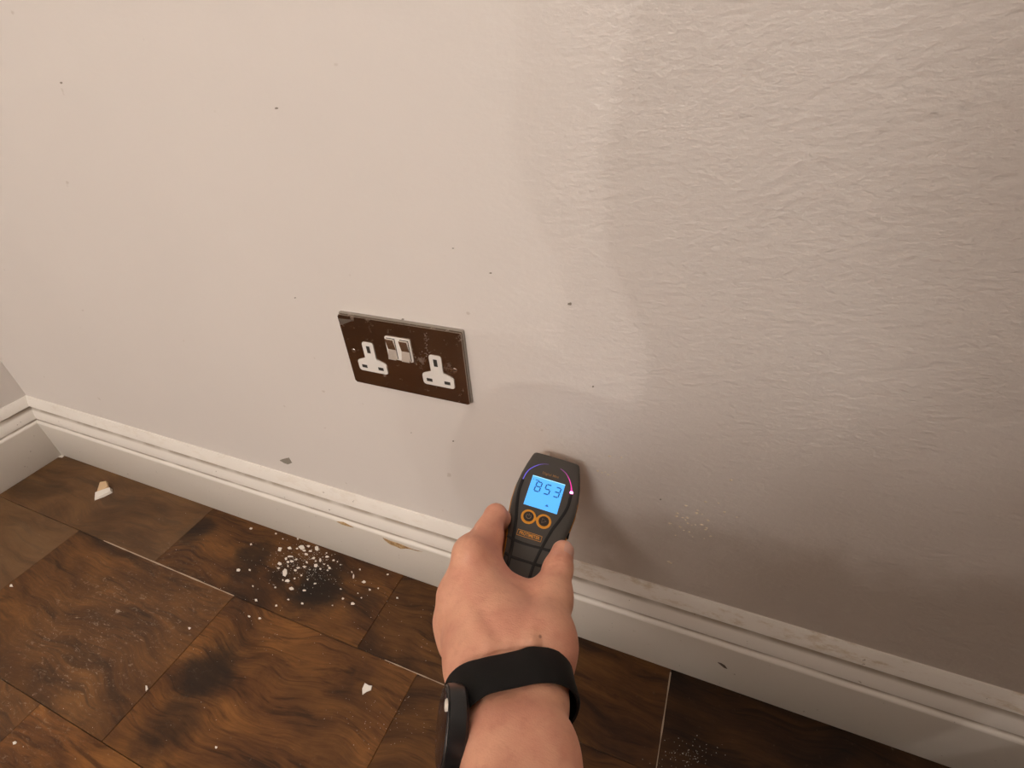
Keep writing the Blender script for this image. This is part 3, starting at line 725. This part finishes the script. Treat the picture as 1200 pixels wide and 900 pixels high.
# the rest of the photographer, crouched behind the camera: only the shade falls into the picture
elb = toworld((GL+GR)/2)
def A3(*p): return np.array(p, float)
def chain_sdf(prims, k):
    def f(P):
        d = None
        for a, b, ra, rb in prims:
            e = cap(P, a, b, ra, rb); d = e if d is None else smin(d, e, k)
        return d
    return f
SL, SR, HP = A3(.30, -.66, .71), A3(.68, -.72, .72), A3(.48, -1.0, .30)
def body_part(name, prims, mat, k=.05, h=.009):
    pts = np.array([p for q in prims for p in q[:2]]); rr = max(max(q[2:]) for q in prims)
    V, Fq = surface_nets(chain_sdf(prims, k), pts.min(0)-rr-.03, pts.max(0)+rr+.03, h)
    return obj(name, mesh(name, V, Fq, True), mat, person)
M_knit = Mat('navy_knit', (.03, .035, .055), .9); M_denim = Mat('dark_trousers', (.03, .03, .035), .9); M_hair = Mat('brown_hair', (.05, .03, .02), .7)
M_shoe = Mat('black_shoe', (.02, .02, .02), .6)
body_part('jumper', [(SL, SR, .075, .075), (A3(.47, -.74, .66), A3(.48, -.90, .46), .125, .135), (A3(.48, -.90, .46), HP, .135, .14), (SL, A3(.40, -.84, .55), .08, .12), (A3(.50, -.74, .88), A3(.76, -.70, .84), .07, .075), (SR, A3(.74, -.70, .78), .075, .075), (SR, A3(.56, -.86, .55), .08, .12),
    (SL, elb, .062, .052), (elb, toworld((EL+ER)/2+dirf*.07), .052, .047), (SR, A3(.90, -.64, .86), .066, .058), (A3(.90, -.64, .86), A3(.54, -.52, .66), .058, .042), (A3(.40, -.84, .55), A3(.30, -.78, .50), .12, .09)], M_knit)  # right shoulder and elbow raised to block lamps from the right wall
body_part('trousers', [(A3(.40, -1.0, .26), A3(.58, -1.0, .26), .13, .13), (A3(.40, -.98, .27), A3(.29, -.64, .44), .09, .07), (A3(.58, -.98, .27), A3(.80, -.64, .46), .095, .075),
    (A3(.29, -.64, .44), A3(.32, -.86, .10), .065, .05), (A3(.80, -.64, .46), A3(.76, -.88, .10), .07, .05)], M_denim)
HU = A3(0, 0, .07)
body_part('head', [(A3(.43, -.655, .86)+HU, A3(.44, -.66, .95)+HU, .066, .080), (A3(.44, -.69, .95)+HU, A3(.44, -.64, .95)+HU, .078, .072), (A3(.47, -.72, .76), A3(.45, -.68, .88)+HU, .056, .054), (A3(.418, -.60, .868)+HU, A3(.412, -.585, .87)+HU, .014, .010), (A3(.51, -.655, .88)+HU, A3(.515, -.665, .91)+HU, .010, .012), (A3(.358, -.66, .88)+HU, A3(.352, -.67, .91)+HU, .010, .012)], M_skin, .03, .006)
body_part('hair', [(A3(.445, -.69, .965)+HU, A3(.443, -.655, .975)+HU, .086, .080), (A3(.45, -.715, .90)+HU, A3(.445, -.70, .95)+HU, .072, .084)], M_hair, .03, .007)
body_part('shade_hood', [(A3(.447, -.71, .99), A3(.53, -.73, .985), .094, .092), (A3(.47, -.735, .86), A3(.51, -.74, .97), .085, .095)], M_knit, .03, .007)  # unseen hood, added to widen the head's shadow on the wall
body_part('hand', [(A3(.54, -.52, .66), A3(.45, -.455, .64), .030, .032), (A3(.45, -.455, .64), A3(.40, -.43, .68), .030, .014), (A3(.46, -.45, .66), A3(.42, -.43, .71), .014, .010), (A3(.44, -.46, .62), A3(.38, -.44, .66), .014, .010)], M_skin, .012, .005)
for x, y in ((.32, -.80), (.77, -.82)): body_part('shoe', [(A3(x, y-.10, .05), A3(x, y+.10, .038), .042, .034), (A3(x, y-.09, .07), A3(x, y-.05, .09), .04, .045)], M_shoe, .03, .007)

# ------------------------------------------------------------------ wristwatch
M_strap = Mat('black_rubber', (.0045, .004, .0038), .6, Specular_IOR_Level=.25)
M_strap.out('Normal', M_strap.bump(M_strap.noise(M_strap.coord('Object'), 400, 3), .12, .0003))
M_wcase = Mat('watch_case', (.010, .010, .011), .3)
M_glass = Mat('watch_glass', (.015, .014, .018), .12)
gz = M_glass.coord('Object')
M_glass.out('Base Color', M_glass.mix(M_glass.maprange(M_glass.noise(gz, 260, 4, .7), .56, .72), (.012, .011, .015), (.20, .17, .26)))
wc = (N1L+N1R)/2; wn = dirf + np.array([.10, -.15, 0]); wn /= np.linalg.norm(wn)
wx = side-(side@wn)*wn; wx /= np.linalg.norm(wx); wy = np.cross(wn, wx)
if wy[1] < 0: wy = -wy
wrist = tag(empty('wristwatch', toworld(wc)), 'black smartwatch with rubber strap worn on the wrist, screen turned aside', 'watch')
def W2l(P): return toworld(P)-toworld(wc)
prof_s = [(.0002, -.0122), (.0016, -.0130), (.0027, -.0112), (.0029, 0), (.0027, .0112), (.0016, .0130), (.0002, .0122)]
N = 72; n = len(prof_s)
t_ = np.repeat(np.arange(N)*2*math.pi/N, n); o_ = np.tile([p[0] for p in prof_s], N); z_ = np.tile([p[1] for p in prof_s], N)
dirn = np.cos(t_)[:, None]*wx + np.sin(t_)[:, None]*wy
wide = 1 + .35*np.clip((-np.cos(t_)-.55)/.45, 0, 1)               # the strap flares towards the case
r_ = np.full(len(t_), .012); cz_ = wc + wn*(z_*wide)[:, None]
base_sdf = lambda P: body_sdf(P)
for _ in range(40): r_ = r_ + .8*np.clip(o_ + .0012 - base_sdf(cz_ + dirn*r_[:, None]), -.004, .004)
# one smooth hoop instead of every dent of the skin
R_ = r_.reshape(N, n); mid = R_[:, 3].copy()
for _ in range(18): mid = np.maximum(mid, (np.roll(mid, 1)+np.roll(mid, -1)+mid)/3)
R_ = .25*R_ + .75*(mid[:, None] + (np.array([p[0] for p in prof_s])-.0029)[None])
V = [W2l(p) for p in (cz_ + dirn*R_.reshape(-1)[:, None])]
Fc = []
for i in range(N):
    for k in range(n): Fc.append((i*n+k, ((i+1) % N)*n+k, ((i+1) % N)*n+(k+1) % n, i*n+(k+1) % n))
dm('strap', V, Fc, M_strap, wrist, ang=50)
# case: a thick disc on the little-finger side, its screen facing away to the left
cc_ = Cc(529, 853, .300)
cn = np.array([-.965, .16, .20]); cn /= np.linalg.norm(cn)
c1 = dirf-(dirf@cn)*cn; c1 /= np.linalg.norm(c1); c2 = np.cross(cn, c1)
def lathe(profile, mat, name, parent, seg=40, sq=2.0):
    V = []; Fc = []; n = len(profile)
    for i in range(seg):
        t = 2*math.pi*i/seg; c, s_ = math.cos(t), math.sin(t)
        for r, z in profile: V.append(W2l(cc_ + c1*c*r + c2*s_*r + cn*z))
    for i in range(seg):
        for k in range(n-1): Fc.append((i*n+k, ((i+1) % seg)*n+k, ((i+1) % seg)*n+k+1, i*n+k+1))
    return dm(name, V, Fc, mat, parent, ang=35)
case = lathe([(0, -.0065), (.0205, -.0065), (.0225, -.0045), (.0230, .001), (.0225, .0045), (.0205, .0056), (0, .0056)], M_wcase, 'watch_case', wrist)
lathe([(0, .0058), (.0203, .0058), (.0200, .0062), (0, .0066)], M_glass, 'screen', wrist)
M_rim = Mat('bezel_rim', (.10, .09, .085), .3, .6)
V, Fc = tube([W2l(cc_+c1*math.cos(t)*.0213+c2*math.sin(t)*.0213+cn*.0054) for t in [2*math.pi*i/48 for i in range(48)]], .0004, 6, up=tuple(RM@cn), closed=True)
dm('bezel', V, Fc, M_rim, wrist)

# ------------------------------------------------------------------ loose plaster
def flake(u, v, w_, h_, name='plaster_flake', mat=M_flake, tilt=None, z=.0, lift=.0, k=None):
    P = onfloor(u, v); Px = onfloor(u+w_/2, v)-onfloor(u-w_/2, v); Py = onfloor(u, v+h_/2)-onfloor(u, v-h_/2)
    k = k or random.choice((4, 5, 5, 6)); a0 = random.random()*6; th = min(.0008, .05*np.linalg.norm(Px)+.0002)
    ps = []
    for i in range(k):
        a = a0+2*math.pi*i/k+random.uniform(-.3, .3); q = .5*random.uniform(.75, 1.15); ps.append(Px*math.cos(a)*q+Py*math.sin(a)*q)
    tz = [random.uniform(0, .0009) for _ in ps]
    V = [(p[0], p[1], .0002+t) for p, t in zip(ps, tz)] + [(p[0]*.9, p[1]*.9, .0002+t+th) for p, t in zip(ps, tz)]
    Fc = [tuple(range(k))[::-1], tuple(range(k, 2*k))] + [(i, (i+1) % k, k+(i+1) % k, k+i) for i in range(k)]
    return obj(name, fixn(mesh(name, V, Fc)), mat, None, (P[0], P[1], 0))
R1 = [(167,213,55,50),(392,195,60,50),(553,208,50,66),(265,203,45,30),(468,183,35,25),(420,230,40,25),(440,268,40,30),(520,308,40,30),(545,388,50,30),(687,415,35,30),(660,292,45,20),(590,330,30,40),(160,368,45,35),(148,415,30,20),(228,318,30,35),(270,293,60,18),(250,350,35,20),(290,343,45,25),(335,322,30,20),(245,548,55,30),(285,630,50,30),(422,650,40,22),(535,578,30,18),(318,525,25,22),(325,438,35,20),(355,412,40,20),(420,400,40,25),(445,352,25,25),(728,333,30,20),(770,345,16,14),(590,425,24,20),(630,372,22,16),(670,388,26,13),(665,438,22,16),(485,235,40,20),(345,208,22,18),(400,788,28,22),(252,745,25,15),(125,808,24,20),(113,617,22,15),(805,635,18,16),(828,737,25,20),(718,808,18,16),(193,540,18,20),(195,105,18,14),(120,50,22,13),(352,105,22,20),(457,535,18,16),(800,378,18,14),(655,255,22,16),(540,340,22,22),(480,430,20,16),(390,490,22,18),(248,392,16,22)]
R2 = [(183,195,20,40),(325,310,25,25),(90,388,20,18),(70,303,13,13),(567,383,20,18),(400,297,15,15),(253,381,15,15),(238,132,18,14),(483,177,22,16),(168,155,16,20),(222,342,12,12)]
R3 = [(285,127,25,15),(285,245,18,16),(275,438,18,16),(323,668,22,20),(475,708,22,16),(272,788,22,16),(352,803,22,16),(300,560,16,14),(467,570,16,14),(473,165,16,13)]
for L_, (s_, ox, oy) in ((R1, (9, 310, 620)), (R2, (7.5, 390, 650)), (R3, (6.43, 250, 600))):
    for (x, y, a, b) in L_:
        u, v = ox+x/s_, oy+y/s_
        where = ('left fringe of the scatter on the floor', 'left edge') if u < 331 else ('right fringe of the scatter, towards the hand', 'right edge') if u > 396 else \
            ('near side of the scatter, away from the skirting', 'near side') if v > 683 else ('dense middle of the scatter by the skirting', 'middle')
        tag(flake(u, v, a/s_*1.12, b/s_*1.12), 'small white plaster flake in the '+where[0] if where[1] != 'middle' else 'small white plaster flake in the dense middle of the scatter by the skirting', 'flake', 'small plaster flakes, '+where[1]+' of the scatter')
tag(flake(334.2, 671.2, 6.6, 9.5), 'largest white plaster flake at the left of the scatter below the socket', 'flake')
tag(flake(413.3, 707.6, 5.6, 3.3), 'white sliver of plaster lying apart below the right end of the scatter', 'flake')
tag(flake(426.4, 682.4, 5.6, 3.6), 'white plaster flake near the skirting, right of the scatter', 'flake')
tag(flake(279.9, 668.4, 5.6, 4), 'white plaster flake alone on the floor, left of the scatter', 'flake')
tag(flake(172, 806.5, 3.6, 8, k=4), 'narrow white plaster sliver on the worn brown boards', 'flake')
tag(flake(17.5, 871, 6.5, 4.5), 'white plaster flake at the lower left edge of the floor', 'flake')
tag(flake(13.3, 686.5, 5, 4), 'white plaster flake in the joint near the left edge', 'flake')
tag(flake(222.5, 736.5, 4, 3.4), 'white plaster crumb at the edge of the pale scuffed board', 'flake')
tag(flake(253.5, 876, 3.4, 3.4), 'white plaster crumb on the brown board at the bottom', 'flake')
def shaped(pts, name, mat, lift, thick):
    Ps = [onfloor(u, v) for u, v in pts]; c = np.mean(Ps, axis=0); k = len(Ps)
    V = [(*(p-c)[:2], .0003+lf) for p, lf in zip(Ps, lift)] + [(*((p-c)[:2]*.94), .0003+lf+thick) for p, lf in zip(Ps, lift)]
    Fc = [tuple(range(k))[::-1], tuple(range(k, 2*k))] + [(i, (i+1) % k, k+(i+1) % k, k+i) for i in range(k)]
    return obj(name, fixn(mesh(name, V, Fc)), mat, None, (c[0], c[1], 0))
tag(shaped([(424.8, 814.5), (424.5, 807.5), (427.8, 801), (433, 804), (436.5, 804.3), (435, 809), (430, 811)], 'plaster_flake', M_flake, [0, 0, .001, .001, .001, 0, 0], .0011), 'large white angular plaster flake alone in the lower middle of the floor', 'flake')
tag(shaped([(68, 536), (73, 533.5), (75.5, 534.5), (73, 536.5)], 'plaster_flake', M_flake, [0]*4, .001), 'white plaster chip in the corner against both skirtings', 'flake')
chunk = empty('plaster_chunk', tuple(onfloor(121, 576))); tag(chunk, 'tan and white broken plaster chunk on the floor near the corner', 'flake')
def cpart(pts, zt, name, mat):
    Ps = [onfloor(u, v)-onfloor(121, 576) for u, v in pts]; k = len(Ps); c = np.mean(Ps, axis=0)
    V = [(p[0], p[1], .0002) for p in Ps] + [(c[0]+(p[0]-c[0])*.9, c[1]+(p[1]-c[1])*.9, z) for p, z in zip(Ps, zt)]
    Fc = [tuple(range(k))[::-1], tuple(range(k, 2*k))] + [(i, (i+1) % k, k+(i+1) % k, k+i) for i in range(k)]
    obj(name, fixn(mesh(name, V, Fc)), mat, chunk)
cpart([(114, 578.5), (118.5, 567), (126.5, 565.5), (128.5, 572.5), (122, 577.5)], [.004, .006, .006, .006, .005], 'tan_backing', M_tan)
cpart([(111, 586.5), (112.5, 579.5), (122, 576.5), (131.5, 573.5), (132, 577.5), (122, 582.5)], [.004, .006, .007, .007, .005, .005], 'white_face', M_flake)
# fine dust and grit, uncountable
V = []; Fc = []
def grit(u, v, px):
    P = onfloor(u, v); r = px*.00035; a0 = random.random()*6; b = len(V)
    for k in range(4):
        a = a0+k*1.57; q = r*random.uniform(.6, 1.3); V.append((P[0]+q*math.cos(a)*1.3, P[1]+q*math.sin(a), .0004))
    V.append((P[0], P[1], .0004+r*.7))
    for k in range(4): Fc.append((b+k, b+(k+1) % 4, b+4))
for i in range(330):
    u, v = random.gauss(358, 22), random.gauss(661, 13)
    if v > 555+.36*(u-150)+6 and v < 730: grit(u, v, random.uniform(.6, 1.7))
for i in range(170): 
    u, v = random.uniform(200, 515), random.uniform(620, 780)
    if v > 535+.36*(u-76)+8: grit(u, v, random.uniform(.5, 1.3))
for i in range(90): grit(random.gauss(805, 16), random.gauss(885, 9), random.uniform(.6, 1.3))
for i in range(70): grit(random.gauss(455, 30), random.gauss(845, 18), random.uniform(.5, 1.1))
for i in range(60): grit(random.uniform(0, 300), random.uniform(590, 890), random.uniform(.5, 1.2))
tag(obj('plaster_dust', mesh('plaster_dust', V, Fc), M_flake), 'fine white plaster dust strewn over the dark floor', 'dust', None, 'stuff')
# a flake of plaster caught on the edge of the watch
best = min(((lambda P: ((600+P[0]/-P[2]*F-534.5)**2+(450-P[1]/-P[2]*F-826)**2, t, r))(cc_+c1*math.cos(t)*r+c2*math.sin(t)*r+cn*.0062), ) for t in [i*.05 for i in range(126)] for r in (.016, .018, .0195))[0]
fc = cc_+c1*math.cos(best[1])*best[2]+c2*math.sin(best[1])*best[2]+cn*.0060
V = []; k = 7
for z in (0, .0012):
    for i in range(k):
        a = 2*math.pi*i/k; q = random.uniform(.75, 1.2)*(1-.15*(z > 0)); V.append(toworld(c1*math.cos(a)*.0036*q+c2*math.sin(a)*.0030*q+cn*z) - CP)
Fc = [tuple(range(k))[::-1], tuple(range(k, 2*k))] + [(i, (i+1) % k, k+(i+1) % k, k+i) for i in range(k)]
tag(obj('plaster_flake', fixn(mesh('plaster_flake', V, Fc)), M_flake, None, toworld(fc)), 'white plaster flake stuck to the screen of the black watch', 'flake')
